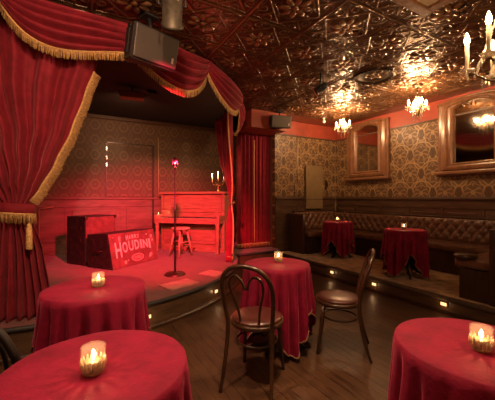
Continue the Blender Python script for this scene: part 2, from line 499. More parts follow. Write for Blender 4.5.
# seating platform
pf = struct('platform', MB().prism([(PX, 1.2), (RX-.06, 1.2), (RX-.06, FY-.06), (PX, FY-.06)], .001, PZ), M['carpet'])
mb = MB(); mb.bx(PX-.012, PX-.001, 1.2, 5.3, .001, PZ-.05)
struct('platform_riser', mb, M['riser'], pf)
mb = MB(); mb.tube([(PX+.004, 1.2, PZ-.022), (PX+.004, 5.32, PZ-.022)], .034, 10)
struct('platform_nosing', mb, M['nosing'], pf)
mb = MB(); mb.bx(PX-.028, PX-.012, 1.2, 5.3, .001, .05, .004)
struct('platform_baseboard', mb, M['dark_wood'], pf)
# half wall at the near end of the platform
struct('wall_end', MB().bx(3.93, RX-.06, 1.02, 1.17, .001, 1.16), M['dark_wood'])

# jib door papered into the stage wall
mb = MB(); mb.bx(.62, 1.52, BY-.022, BY-.001, RAIL+.04, 2.50)
d = struct('door_1', mb, M['stage_paper'])
mb = MB()
for x0, x1, z0, z1 in ((.60, .62, RAIL+.04, 2.52), (1.52, 1.56, SZ+.002, 2.52), (.60, 1.54, 2.50, 2.52)):
    mb.bx(x0, x1, BY-.045 if x1 == 1.56 else BY-.025, BY-.001, z0, z1)
struct('door_frame', mb, M['dark_wood'], d)
mb = MB()
for z in (2.05, 2.2, 2.38): mb.bx(.60, .63, BY-.032, BY-.022, z-.04, z+.04, .003)
struct('door_hinge', mb, M['chrome'], d)

# ------------------------------------------------------------------ lamps (light sources)
def point(loc, e, c=(1, .6, .32), r=.04):
    l = bpy.data.lights.new('lamp_light', 'POINT'); l.energy = e; l.color = c; l.shadow_soft_size = r
    o = bpy.data.objects.new('lamp_light', l); o.location = loc; COL.objects.link(o); return o
def spot(loc, to, e, c, ang, blend=.5, r=.05):
    l = bpy.data.lights.new('lamp_beam', 'SPOT'); l.energy = e; l.color = c; l.shadow_soft_size = r
    l.spot_size = rad(ang); l.spot_blend = blend
    o = bpy.data.objects.new('lamp_beam', l); o.location = loc; COL.objects.link(o)
    o.rotation_euler = (Vector(to) - Vector(loc)).to_track_quat('-Z', 'Y').to_euler(); return o
WARM = (1, .58, .28)

def chandelier(loc, label, R, n, drop, cand, phase, e, crystals=True, group=None):
    t = thing('crystal_chandelier', label, 'chandelier', (loc[0], loc[1], CEIL), 0, group)
    MB().lathe([(0, -.001), (.075, -.001), (.07, -.02), (.03, -.04), (0, -.045)], n=20).build('canopy', M['bronze'], t)
    zc = -drop - cand - .04                       # level of the arms
    mb = MB().tube([(0, 0, -.03), (0, 0, zc+.06)], .007, 8)
    for k in range(4): mb.ball((0, 0, -.06 - k*(drop*.22)), .016, 8)
    mb.build('stem', M['bronze'], t)
    MB().lathe([(0, zc-.10), (.018, zc-.09), (.03, zc-.06), (.014, zc-.03), (.035, zc), (.02, zc+.03), (.012, zc+.07), (0, zc+.08)], n=16).build('column', M['brass'], t)
    for k in range(n):
        a = phase + 2*PI*k/n; dx, dy = cos(a), sin(a)
        pts = [Vector((dx*R*s_, dy*R*s_, zc + .05*sin(PI*1.6*s_+2.6)*(1-.2*s_))) for s_ in [i/10 for i in range(11)]]
        ar = MB().tube(pts, .0065, 7).build('arm', M['bronze'], t)
        e0 = pts[-1]
        MB().lathe([(.006, e0.z-.01), (.035, e0.z+.004), (.048, e0.z+.018), (.044, e0.z+.018), (.012, e0.z+.008)], (e0.x, e0.y, 0), 18).build('drip_dish', M['crystal'], ar)
        MB().lathe([(0, e0.z), (.012, e0.z), (.012, e0.z+cand-.05), (0, e0.z+cand-.05)], (e0.x, e0.y, 0), 12).build('candle_sleeve', M['sleeve'], ar)
        zb = e0.z + cand - .05
        MB().lathe([(0, zb), (.009, zb+.002), (.017, zb+.022), (.013, zb+.045), (.004, zb+.072), (0, zb+.08)], (e0.x, e0.y, 0), 14).build('bulb', M['bulb'], ar)
        point((loc[0]+e0.x*1.0, loc[1]+e0.y*1.0, CEIL+zb+.035), e/n, WARM, .02)
        if crystals:
            for q in range(4):
                b = 2*PI*q/4 + a; cx, cy = e0.x+.042*cos(b), e0.y+.042*sin(b)
                MB().lathe([(0, e0.z-.045), (.008, e0.z-.03), (.004, e0.z-.008), (0, e0.z+.012)], (cx, cy, 0), 6, smooth=False).build('crystal_drop', M['crystal'], ar)
    if crystals:
        for q in range(10):                       # swags of beads from the top of the stem to the arms
            a = phase + 2*PI*q/10; mb = MB(); bp = []
            for i in range(33):
                s_ = i/32; rr = .02 + (R*.85-.02)*s_; z = (-.10-drop*.3)*(1-s_) + (zc+.02)*s_ - .03*sin(PI*s_)
                bp.append((rr*cos(a), rr*sin(a), z))
            mb.tube(bp, [(.0015, .005, .0065, .005)[i % 4] for i in range(33)], 6)
            mb.build('bead_strand', M['crystal'], t)
        for q in range(8):                        # hanging strands under the arms
            a = phase + .3 + 2*PI*q/8; rr = R*(.35 if q % 2 else .7); l = .17 if q % 2 else .10
            MB().tube([(rr*cos(a), rr*sin(a), zc+.01-l*i/24) for i in range(25)], [(.0015, .005, .0075, .005)[i % 4] for i in range(24)] + [.001], 6).build('crystal_strand', M['crystal'], t)
    return t
chandelier((4.60, 4.35), 'small crystal chandelier over the velvet table in the far corner', .13, 4, .25, .10, .4, 30, group='crystal chandeliers')
chandelier((4.60, 2.85), 'small crystal chandelier between the two wall mirrors, over a raised velvet table', .13, 4, .25, .10, 1.0, 30, group='crystal chandeliers')
chandelier((2.372, .841), 'large close chandelier cut off by the picture edge, tall candle bulbs', .25, 6, .66, .24, 2.964, 7, group='crystal chandeliers')
chandelier((-1.6, -.6), 'added fill chandelier behind the viewer, on the stage curtain side', .26, 5, .12, .14, .2, 20, crystals=False, group='crystal chandeliers')  # added out of view as fill light for curtain and tables
chandelier((1.2, -1.6), 'added fill chandelier behind the viewer, in the middle of the room', .26, 5, .12, .14, .2, 30, crystals=False, group='crystal chandeliers')  # second unseen chandelier, added to lift the room's fill light

# theatre spotlights
def can_light(label, loc, to, L, r, mat, lens, red=False):
    """cylinder spotlight on a yoke under the ceiling"""
    t = thing('stage_spotlight', label, 'spotlight', loc)
    d = (Vector(to) - Vector(loc)).normalized(); q = d.to_track_quat('Z', 'Y').to_matrix().to_4x4()
    MB().lathe([(0, -L*.55), (r*.6, -L*.55), (r*.95, -L*.42), (r, -L*.2), (r, L*.4), (r*1.12, L*.42), (r*1.12, L*.5), (r*.95, L*.5), (r*.9, L*.36), (0, L*.36)], n=24, mtx=q).build('housing', mat, t)
    MB().lathe([(0, L*.37), (r*.88, L*.37), (r*.88, L*.385), (0, L*.385)], n=20, mtx=q).build('lens', lens, t)
    h = CEIL - loc[2]; sd = (q @ Vector((1, 0, 0)))
    sd = Vector((d.y, -d.x, 0)).normalized()
    mb = MB().tube([sd*r*1.02, sd*r*1.3, sd*r*1.3+Vector((0, 0, r*1.5)), -sd*r*1.3+Vector((0, 0, r*1.5)), -sd*r*1.3, -sd*r*1.02], .009, 6)
    mb.tube([(0, 0, r*1.5), (0, 0, h-.001)], .013, 8)
    mb.build('yoke', M['black'], t)
    if red:
        mb = MB(); a = q @ Matrix.Translation((0, 0, L*.53)) @ Matrix.Diagonal((r*2.6, r*2.6, .008, 1))
        bmesh.ops.create_cube(mb.bm, size=1, matrix=a); mb.build('gel_frame', M['gel'], t)
    return t, d
RED = (1, .022, .075)
_, d = can_light('grey cylinder spotlight hanging above the large black loudspeaker', (.645, 2.277, 2.80), (1.40, 4.7, .28), .30, .075, M['lamp_grey'], M['spot_lens'])
spot(Vector((.645, 2.277, 2.80)) + d*.2, (1.35, 5.5, .62), 1000, RED, 62, .9, .05)
_, d = can_light('small black spotlight with a red gel in mid ceiling', (2.98, 3.22, 2.88), (.5, 6.2, .6), .17, .05, M['black'], M['spot_lens'], red=True)
spot(Vector((2.98, 3.22, 2.88)) + d*.12, (.35, 6.2, .55), 310, RED, 44, .8, .04)
# unseen fill spotlight, added to brighten the curtain and valance
_, d = can_light('added fill spotlight behind the viewer turned to the red stage curtain', (.1, .35, 2.88), (-.35, 3.4, 1.9), .17, .06, M['black'], M['warm_lens'])
spot(Vector((.1, .35, 2.88)) + d*.12, (.35, 3.4, 2.1), 135, (1, .58, .34), 92, 1, .04)
# warm fill downlights added above the picture for the floor and tables
t = thing('fill_downlight', 'added fill downlight over the middle of the floor', 'downlight', (1.25, 1.45, CEIL))
MB().lathe([(.05, -.001), (.085, -.001), (.085, -.02), (.06, -.024), (.05, -.012)], n=24).build('trim_ring', M['bronze'], t)
MB().lathe([(0, -.002), (.048, -.002), (.048, -.006), (0, -.006)], n=20).build('lens', M['warm_lens'], t)
spot((1.25, 1.45, CEIL-.03), (1.25, 1.6, 0), 190, (1, .60, .33), 95, .9, .16)
t = thing('fill_downlight', 'added fill downlight above the two tables nearest the stage curtain', 'downlight', (.02, 1.75, CEIL))  # added out of view to light the tabletops from above
MB().lathe([(.05, -.001), (.085, -.001), (.085, -.02), (.06, -.024), (.05, -.012)], n=24).build('trim_ring', M['bronze'], t)
MB().lathe([(0, -.002), (.048, -.002), (.048, -.006), (0, -.006)], n=20).build('lens', M['warm_lens'], t)
spot((.02, 1.75, CEIL-.03), (.05, 1.75, .6), 100, (1, .60, .36), 85, .9, .05)

# box of lamps inside the stage
t = thing('stage_lamp_bar', 'brown box lamp hanging from the black stage ceiling', 'stage lamp', (.80, 5.0, 2.93), rad(-8))
MB().box((0, 0, 0), (.34, .16, .09), bev=.008).build('housing', M['brown_box'], t)
mb = MB().tube([(-.18, 0, 0), (-.19, 0, .06), (0, 0, .085), (.19, 0, .06), (.18, 0, 0)], .007, 6); mb.tube([(0, 0, .085), (0, 0, .124)], .012, 8)
mb.build('bracket', M['black'], t)
for k in range(3): MB().lathe([(0, 0), (.022, 0), (.028, .05), (0, .05)], (.24+.05*k, .02*k, .07), 12).build('lamp_can', M['bronze'], t)
MB().tube([(.17, 0, .03), (.40, .06, .12)], .006, 6).build('rod', M['black'], t)

spot((.80, 5.1, 2.86), (.9, 6.95, 2.2), 26, (1, .48, .24), 140, 1, .08)  # warm wash added at the box to brighten the stage back wall
# step lights
def step_light(loc, ang, label):
    t = thing('step_light', label, 'step light', loc, ang, 'step lights')
    MB().box((0, -.006, 0), (.085, .012, .056), bev=.003).build('frame', M['bronze'], t)
    MB().box((0, -.0135, 0), (.066, .004, .036), bev=.001).build('lens', M['step_lens'], t)
    p = Vector((0, -.05, -.01)); p.rotate(Euler((0, 0, ang)))
    point(Vector(loc)+p, .10, (1, .55, .25), .015)
for ph, lb in ((36.0, 'small lit step light in the curved stage front, beside the bentwood chair back'), (15.2, 'small lit step light in the curved stage front, next to the middle velvet table')):
    p = arc(ph, SR+.014); step_light((p.x, p.y, .135), rad(ph), lb)
for y, lb in ((3.86, 'lit step light in the seating platform, farthest one, behind the side chair'),
              (3.02, 'lit step light in the seating platform, below the middle raised velvet table'),
              (2.05, 'lit step light in the seating platform, nearest one, beside the round table')):
    step_light((PX-.013, y, .115), rad(-90), lb)

# ------------------------------------------------------------------ tables
def table(loc, label, rz=0, h=.76, r=.30):
    t = thing('pedestal_table', label, 'table', loc, rz, 'cast iron tables under velvet cloths')
    MB().lathe([(0, h-.032), (r, h-.032), (r+.004, h-.02), (r, h-.006), (0, h-.006)], n=48).build('tabletop', M['dark_wood'], t)
    MB().lathe([(0, .13), (.05, .13), (.055, .18), (.03, .24), (.025, .40), (.034, .46), (.025, .52), (.03, h-.08), (.10, h-.034), (0, h-.034)], n=20).build('pedestal', M['iron'], t)
    for k in range(4):
        a = PI/4 + k*PI/2; c, s_ = cos(a), sin(a)
        pts = [(.02, .22), (.07, .20), (.12, .14), (.17, .085), (.22, .06), (.255, .04), (.26, .020)]
        mb = MB().tube([(c*p, s_*p, z) for p, z in pts], [.022, .022, .02, .018, .017, .018, .02], 8)
        mb.tube([(c*(.13+.035*cos(w)), s_*(.13+.035*cos(w)), .09+.035*sin(w)) for w in [i*2*PI/14 for i in range(14)]], .008, 6, closed=True)
        mb.tube([(c*(.075+.03*cos(w)), s_*(.075+.03*cos(w)), .165+.03*sin(w)) for w in [i*2*PI/12 for i in range(12)]], .007, 6, closed=True)
        mb.build('foot', M['iron'], t)
    return t
def tablecloth(loc, label, top, R, dc, de, rot, nf, seed, floor=0):
    """square velvet cloth over a round top: long corners, short edges, soft folds"""
    rnd = random.Random(seed); ph = [rnd.uniform(0, 6.28) for _ in range(4)]
    NA = 216
    rims = [0, .25, .55, .8, .97, 1.0]
    def prof(a):
        q = (a - rot) % (PI/2) - PI/4                       # 0 at a corner
        corner = cos(2*q)                                   # 1 at corner, 0 at edge middle
        side = (R+.415) / max(.5, abs(cos(((a-rot+PI/4) % (PI/2)) - PI/4)))
        drop = de + (dc-de) * (max(0, corner)**1.25)
        return drop, max(0, corner)
    def fn(u, v):
        a = 2*PI*u; j = round(v*21)
        if j <= 5:
            r = R*rims[j]; z = 0.0 if j < 5 else -.003
            return Vector((r*cos(a), r*sin(a), top+z+.0008*sin(7*a+ph[1])*(r/R)))
        s_ = (j-5)/16
        drop, cn = prof(a); d = drop*s_
        depth = d
        amp = .062*min(1, depth/.35)**1.15
        w = nf*a + ph[0] + .6*sin(2*a+ph[1])
        f = sin(w) + .30*sin(2*w+1.2) + .35*sin((nf//2+2)*a + ph[2])
        r = R + .002 + .003*min(1, depth/.03)**.5 + .035*depth*(.1+.9*cn) + amp*f*.62
        return Vector((r*cos(a), r*sin(a), top - .003 - d))
    mb = MB(); mb.grid(fn, NA, 21, closed_u=True)
    o = mb.build('tablecloth', M['cloth']); tag(o, label, 'tablecloth', 'crimson velvet tablecloths'); o.location = loc
    mb = MB(); mb.tube([fn(i/NA, 1) for i in range(NA)], .0065, 6, closed=True)
    mb.build('hem_trim', M['hem'], o)
    return o

def votive(loc, label, s=1.0, e=1.1):
    e *= .40; t = thing('votive_candle', label, 'candle', loc, random.uniform(0, 3), 'votive candles in cut glasses')
    t.scale = (s, s, s)
    MB().lathe([(.0330, .012), (.0385, .036), (.0410, .093), (.0392, .096), (.0372, .093), (.0350, .038), (.0315, .013)], n=32).build('glass', M['glass'], t)
    mb = MB()
    mb.lathe([(0, .001), (.026, .001), (.029, .005), (.031, .012), (0, .012)], n=28)
    for k in range(16):
        a = 2*PI*k/16
        mb.tube([(cos(a)*r, sin(a)*r, z) for r, z in ((.0275, .004), (.0335, .018), (.0375, .034), (.0392, .047), (.0398, .056))], [.0040, .0062, .0060, .0040, .0010], 6)
    mb.build('cut_foot', M['cut_glass'], t)
    MB().lathe([(0, .0125), (.0275, .0125), (.0305, .044), (.028, .046), (.004, .045), (0, .045)], n=20).build('wax', M['votive_wax'], t)
    MB().lathe([(0, .048), (.0035, .052), (.0060, .060), (.0048, .070), (.002, .080), (0, .084)], n=12).build('flame', M['flame'], t)
    point(Vector(loc) + Vector((0, 0, .073*s)), e, (1, .52, .24), .005)
    return t

# A: middle of the floor, with the two bentwood chairs
TB = []
def cam2w(X_, Z_): return (.8704*X_ + .4924*Z_, -.4924*X_ + .8704*Z_)
for name, (X_, Z_), base, h, R, rot, nf, seed, lt, lc, lv, cd in (
    ('A', (.275, 2.90), 0, .76, .300, rad(35), 19, 3, 'round table on scrolled iron feet between two bentwood chairs', 'crimson velvet cloth on the round table between two bentwood chairs', 'votive candle on the table between two bentwood chairs', (.02, .06)),
    ('B', (-.545, 1.125), 0, .76, .318, rad(25), 20, 5, 'round table in the bottom corner nearest the viewer, on the stage side', 'crimson velvet cloth on the nearest table at bottom left of the picture', 'votive candle with starry shadow on the nearest table at bottom left', (.008, -.045)),
    ('C', (-1.045, 2.13), 0, .76, .322, rad(-5), 19, 8, 'round table in front of the stage trunks beside the red curtain', 'crimson velvet cloth on the table in front of the stage trunks', 'votive candle on the table in front of the stage trunks', (.02, .0)),
    ('D', (.955, 1.272), 0, .76, .318, rad(40), 20, 11, 'round table at the bottom right of the picture', 'crimson velvet cloth on the table at bottom right of the picture', 'votive candle at the picture edge on the bottom right table', (-.018, -.03)),
    ('E', (2.35, 4.63), PZ, .70, .278, rad(50), 17, 14, 'round table on the raised platform in front of the long tufted bench', 'crimson gold-edged velvet cloth on the raised table before the long tufted bench', 'small votive candle on the raised table before the long tufted bench', (0, .03)),
    ('F', (1.80, 6.17), PZ, .70, .278, rad(20), 17, 17, 'round table on the raised platform in the far corner', 'crimson velvet cloth parted over iron feet on the far corner table', 'small votive candle on the table in the far corner', (0, .03))):
    x, y = cam2w(X_, Z_)
    table((x, y, base), lt, rot+PI/4, h, R-.018)
    tablecloth((x, y, base), lc, h, R, h-.045, .33, rot, nf, seed)
    c = cam2w(X_+cd[0], Z_+cd[1])
    votive((c[0], c[1], base+h+.0005), lv, 1.0 if base == 0 else .9)

# ------------------------------------------------------------------ bentwood chairs
def chair(loc, rz, label, W=None):
    t = thing('bentwood_chair', label, 'chair', loc, rz, 'bentwood cafe chairs')
    W = W or M['bent_wood']
    MB().lathe([(.10, .425), (.198, .425), (.204, .435), (.204, .452), (.196, .458), (.10, .458)], n=40).build('seat_rim', W, t)
    MB().lathe([(0, .458), (.188, .458), (.195, .466), (.188, .478), (.15, .488), (.08, .493), (0, .494)], n=40).build('seat_pad', M['seat_leather'], t)
    mb = MB()
    for k in range(56):
        a = 2*PI*k/56; mb.ball((.197*cos(a), .197*sin(a), .462), .0035, 4)
    tag(mb.build('upholstery_nails', M['brass'], t), kind='stuff')
    for s_ in (-1, 1):
        MB().tube([(s_*.135, .125, .425), (s_*.145, .140, .30), (s_*.158, .158, .12), (s_*.166, .175, .0)], [.017, .016, .014, .0125], 10).build('leg', W, t)
    half = [(.185, -.265, 0), (.178, -.225, .12), (.170, -.190, .28), (.166, -.172, .44), (.172, -.178, .52), (.184, -.205, .64), (.186, -.235, .74), (.165, -.262, .82), (.115, -.283, .876), (.055, -.292, .90)]
    path = half + [(0, -.294, .905)] + [(-x, y, z) for x, y, z in half[::-1]]
    def smooth(p, n=3):
        out = []
        P = [Vector(q) for q in p]
        for i in range(len(P)-1):
            p0, p1, p2, p3 = P[max(i-1, 0)], P[i], P[i+1], P[min(i+2, len(P)-1)]
            for k in range(n):
                u = k/n
                out.append(.5*((2*p1)+(p2-p0)*u+(2*p0-5*p1+4*p2-p3)*u*u+(3*p1-p0-3*p2+p3)*u**3))
        out.append(P[-1]); return out
    sp = smooth(path, 4)
    MB().tube(sp, [.0125 + .0035*min(1, q.z/.3) for q in sp], 10).build('back_hoop', W, t)
    for s_ in (-1, 1):
        sc = [(.070, -.165, .46), (.076, -.178, .54), (.098, -.205, .64), (.122, -.235, .735), (.115, -.258, .80), (.075, -.270, .833), (.038, -.266, .81), (.016, -.252, .765), (.008, -.243, .735)]
        MB().tube(smooth([(s_*x, y, z) for x, y, z in sc], 4), .0095, 8).build('back_scroll', W, t)
    MB().tube([(.150*cos(a), .150*sin(a)-.01, .30) for a in [2*PI*i/40 for i in range(40)]], .009, 8, closed=True).build('leg_ring', W, t)
    for s_ in (-1, 1):
        MB().tube(smooth([(s_*.156, .150, .30), (s_*.15, .135, .36), (s_*.12, .11, .41), (s_*.05, .10, .424)], 3), .009, 8).build('knee_brace', W, t)
    return t
x, y = cam2w(.072, 2.372)
chair((x, y, 0), math.atan2(.87, .49) - PI/2 + rad(-41), 'bentwood chair with its scrolled back to the viewer, in front of the middle table')
x, y = cam2w(.832, 2.832)
chair((x, y, 0), 0, 'bentwood chair seen side-on, facing the table from the right')
CH2 = COL.objects[-1]
x, y = cam2w(-1.02, 1.52)
chair((x, y, 0), 0, 'dark chair half hidden at the left picture edge, in front of the tied curtain', M['ebony'])
def face(o, d):                                         # turn a chair to look along a camera-frame direction
    w = cam2w(*d); o.rotation_euler = (0, 0, math.atan2(w[1], w[0]) - PI/2)
chairs = [o for o in COL.objects if o.name.startswith('bentwood_chair')]
face(chairs[0], (.34, .94)); face(chairs[1], (-.94, .30)); face(chairs[2], (.35, .94))

# ------------------------------------------------------------------ banquettes
def banquette(label, loc, L, rz, ztop, zseat, depth=.60, a=.155, b=.098, ext=0):
    """bench along local x (0..L), back against local y=0, sitting towards -y"""
    t = thing('tufted_banquette', label, 'banquette', loc, rz, 'tufted leather banquettes')
    g = .02
    MB().bx(0, L, -depth+.07, -.02, .001, zseat-.11).build('base', M['dark_wood'], t)
    mb = MB(); mb.bx(0.003, L-.003, -depth, -.10, zseat-.108, zseat, .035); mb.build('seat', M['leather'], t)
    hh = ztop-.03-zseat
    def fn(u, v):
        x = -ext + u*(L+ext); z = v*hh
        k = abs(sin(PI*(x/a + z/(2*b))) * sin(PI*(x/a - z/(2*b))))**.42
        e = min(1, 8*min(v, 1-v) + .15)
        return Vector((x, -.125 - .05*v*-.6 - .042*k*e, zseat + z))
    mb = MB(); V = mb.grid(fn, int((L+ext)/.0194), 22)
    n = len(V)-1
    def wall(pts):
        bk = [mb.bm.verts.new((p.co.x, -.03, p.co.z)) for p in pts]
        for i in range(len(pts)-1): mb.face([pts[i], pts[i+1], bk[i+1], bk[i]])
    wall([V[i][-1] for i in range(n+1)]); wall(V[0]); wall(V[-1])
    mb.build('tufted_back', M['leather'], t)
    MB().bx(-ext, L, -.10, -.012, ztop-.03, ztop, .008).build('cap_rail', M['dark_wood'], t)
    i0 = 0; row = 1; cnt = 0
    while row*b < hh - .02:
        off = (row % 2)*.5; k = -int(ext/a)
        while (k+off)*a < L-.02:
            x = (k+off)*a
            if x > -ext+.02:
                z = row*b; v = z/hh; cnt += 1
                MB().lathe([(0, -.006), (.009, -.004), (.011, 0), (0, .003)], (x, -.130 + .03*v, zseat+z), 8, mtx=Matrix.Rotation(-PI/2, 4, 'X')).build('button', M['leather'], t)
            k += 1
        row += 1
    return t
banquette('long tufted brown leather bench under the wall mirrors', (RX-.06, 4.915, PZ), 2.86, rad(-90), .86, .46, ext=.60)
banquette('short tufted brown leather bench below the olive wall panel', (4.26, FY-.06, PZ), RX-.06-.19-4.26, 0, .89, .46)
t = banquette('end of a leather bench with dark end panel, behind the bottom right table', (RX-.07, 1.20, PZ), RX-.07-3.97, rad(180), .80, .46, depth=.82)
L_ = RX-.07-3.97
MB().bx(L_, L_+.035, -.44, -.005, .001, .83, .01).build('end_panel', M['dark_wood'], t)
MB().lathe([(0, .46), (.10, .46), (.12, .475), (.12, .50), (.10, .515), (0, .515)], (L_-.07, -.72, 0), 20).build('rounded_arm', M['bent_wood'], t)
t = thing('bench_end_post', 'dark wooden post at the end of the short tufted bench beside the doorway curtain', 'post', (4.20, 5.28, PZ))
MB().bx(-.04, .04, -.25, .24, .001, .80, .008).build('panel', M['dark_wood'], t)
MB().bx(-.055, .055, -.27, .25, .80, .84, .012).build('cap', M['wainscot'], t)

# ------------------------------------------------------------------ mirrors
def mirror(y0, label):
    t = thing('arched_mirror', label, 'mirror', (RX-.001, y0, 1.80), rad(-90), 'arched wall mirrors')
    def outline(hw, zb, zs, rise, n=16):
        pts = [(-hw, zb), (-hw, zs)]
        pts += [(-hw + 2*hw*i/n, zs + rise*(1-(1-2*i/n)**2)) for i in range(1, n)]
        pts += [(hw, zs), (hw, zb)]
        return pts
    W = .55; H = 1.19; RS = .05
    prof = [(0, 0), (0, .05), (.03, .062), (.06, .05), (.075, .072), (.13, .085), (.165, .085), (.175, .065), (.205, .058), (.225, .075), (.25, .06), (.27, .03), (.27, .012)]
    mb = MB(); rings = []
    for d_, dep in prof:
        rings.append([mb.bm.verts.new((x, -dep, z)) for x, z in outline(W-d_, d_*.62, H-d_*.45, RS+d_*.16)])
    for A, B in zip(rings, rings[1:]):
        for i in range(len(A)): mb.face([A[i], A[(i+1) % len(A)], B[(i+1) % len(A)], B[i]], False)
    mb.face(rings[0])
    mb.build('frame', M['frame_wood'], t)
    mb = MB()
    mb.bx(-W-.03, W+.03, -.11, -.002, -.03, .02, .010); mb.bx(-W, W, -.075, -.002, -.055, -.03, .006)
    mb.build('sill', M['frame_wood'], t)
    mb = MB()
    mb.tube([(x, -.05 - 0, z+.15) for x, z in outline(W+.015, H-.14, H-.15, RS)[1:-1]], [.022]*17, 8)
    mb.build('cornice', M['frame_wood'], t)
    mb = MB(); q = outline(W-.268, .166, H-.118, RS+.043)
    mb.face([mb.bm.verts.new((x, -.014, z)) for x, z in q]); A = [mb.bm.verts.new((x, -.004, z)) for x, z in q]; mb.face(A)
    mb.build('mirror_glass', M['mirror'], t)
    return t
mirror(2.56, 'arched wooden wall mirror nearest the viewer, reflecting a chandelier')
mirror(4.64, 'arched wooden wall mirror nearest the far corner')

# ------------------------------------------------------------------ valance and curtains
def ribbon_fringe(path, header, length, outdir, name, parent, density=170):
    """gold fringe hanging from a path of points"""
    P = [Vector(p) for p in path]; acc = [0]
    for a, b in zip(P, P[1:]): acc.append(acc[-1] + (b-a).length)
    tot = acc[-1]; n = max(8, int(tot*density)); mb = MB()
    mb.tube(P, header, 6)
    def at(s_):
        for i in range(len(acc)-1):
            if acc[i+1] >= s_: break
        f_ = (s_-acc[i])/max(1e-6, acc[i+1]-acc[i]); return P[i].lerp(P[i+1], f_), (P[i+1]-P[i]).normalized()
    for k in range(n):
        s_ = tot*(k+.5)/n; p, tg = at(s_); w = tot/n*.62
        o_ = outdir(p) * random.uniform(-.004, .006)
        l = length*random.uniform(.9, 1.04); sway = tg*random.uniform(-.008, .008)
        q = p + o_; e = q + Vector((0, 0, -l)) + sway + o_
        n3 = outdir(p)*w*.8
        A = [mb.bm.verts.new(q + tg*w), mb.bm.verts.new(q - tg*w), mb.bm.verts.new(q + n3)]
        B = [mb.bm.verts.new(e + tg*w*.7), mb.bm.verts.new(e - tg*w*.7), mb.bm.verts.new(e + n3*.7)]
        for i in range(3): mb.face([A[i], A[(i+1) % 3], B[(i+1) % 3], B[i]], True)
        mb.face(B)
    return mb.build(name, M['gold_fringe'], parent)
def radial(p):
    d = Vector((p.x-SC[0], p.y-SC[1], 0)); return d.normalized()
val = thing('stage_valance', 'gathered crimson swag valance with gold fringe along the ceiling over the stage', 'valance')
VR = 2.99
def swag(p0, p1, zl, zr, zmin, skew=0.0, seed=0):
    ztop = CEIL-.012
    def hem(u):
        base = zl*(1-u) + zr*u; s_ = u**(1+skew) if skew >= 0 else 1-(1-u)**(1-skew)
        dip = (base - zmin) * (4*s_*(1-s_))**.8
        return base - dip
    def fn(u, v):
        ph = p0 + (p1-p0)*u
        top = ztop - .02*sin(PI*u)
        zb = hem(u); 
        e = sin(PI*u)**.6
        z = top*(1-v) + zb*v
        fold = .040*sin(2*PI*4.6*v**1.15 + .5*sin(3*u+seed))*(.25+.75*e)
        pinch = .025*sin(2*PI*5*v)*(1-e)
        bulge = .10*sin(PI*v**.8)*(.3+.7*e) + fold + pinch
        return arc(ph, VR + bulge) + Vector((0, 0, z + .02*sin(2*PI*4.6*v)*(1-e)))
    mb = MB(); mb.grid(fn, 44, 46)
    o = mb.build('swag', M['drape'], val, thick=.006)
    path = [fn(i/44, 1) + radial(fn(i/44, 1))*.006 for i in range(45)]
    ribbon_fringe(path, .011, .082, radial, 'fringe', o)
swag(-34, -8.2, 2.95, 3.02, 2.60, 0, 1)
swag(-8.2, 12.4, 3.03, 2.82, 2.70, -.30, 2)
swag(12.4, 31.8, 2.84, 2.93, 2.61, .15, 3)
swag(31.8, 59.0, 3.00, 2.94, 2.70, 0, 4)
swag(59.0, 80.0, 2.98, 2.90, 2.62, 0, 5)

def lerp_tab(tab, z):
    if z >= tab[0][0]: return tab[0][1]
    for (z0, a), (z1, b) in zip(tab, tab[1:]):
        if z >= z1:
            f_ = (z-z1)/(z0-z1); f_ = f_*f_*(3-2*f_)*.4 + f_*.6
            return b + (a-b)*f_
    return tab[-1][1]
def stage_curtain(label, lo, hi, R, ztie, folds, z0, z1, edge_side, name):
    t = thing(name, label, 'curtain')
    def fn(u, v):
        z = z1 + (z0-z1)*(1-v)
        z = z0*(1-v) + z1*v
        a = lerp_tab(lo, z); b = lerp_tab(hi, z)
        ph = a + (b-a)*u
        wdt = abs(b-a)*PI/180*R
        near = math.exp(-((z-ztie)/.22)**2)
        amp = .062*(1-.72*near) 
        f_ = sin(2*PI*folds*u + .9*sin(7*u+1.5*z)) + .28*sin(2*PI*folds*2.3*u + 1.3 + z)
        bul = .02*near + .05*math.exp(-((z-ztie-.25)/.2)**2)
        return arc(ph, R + amp*f_*.75 + bul*sin(PI*u)) + Vector((0, 0, z))
    mb = MB(); mb.grid(fn, 150, 60)
    o = mb.build('drape', M['drape'], t, thick=.006)
    return t, fn
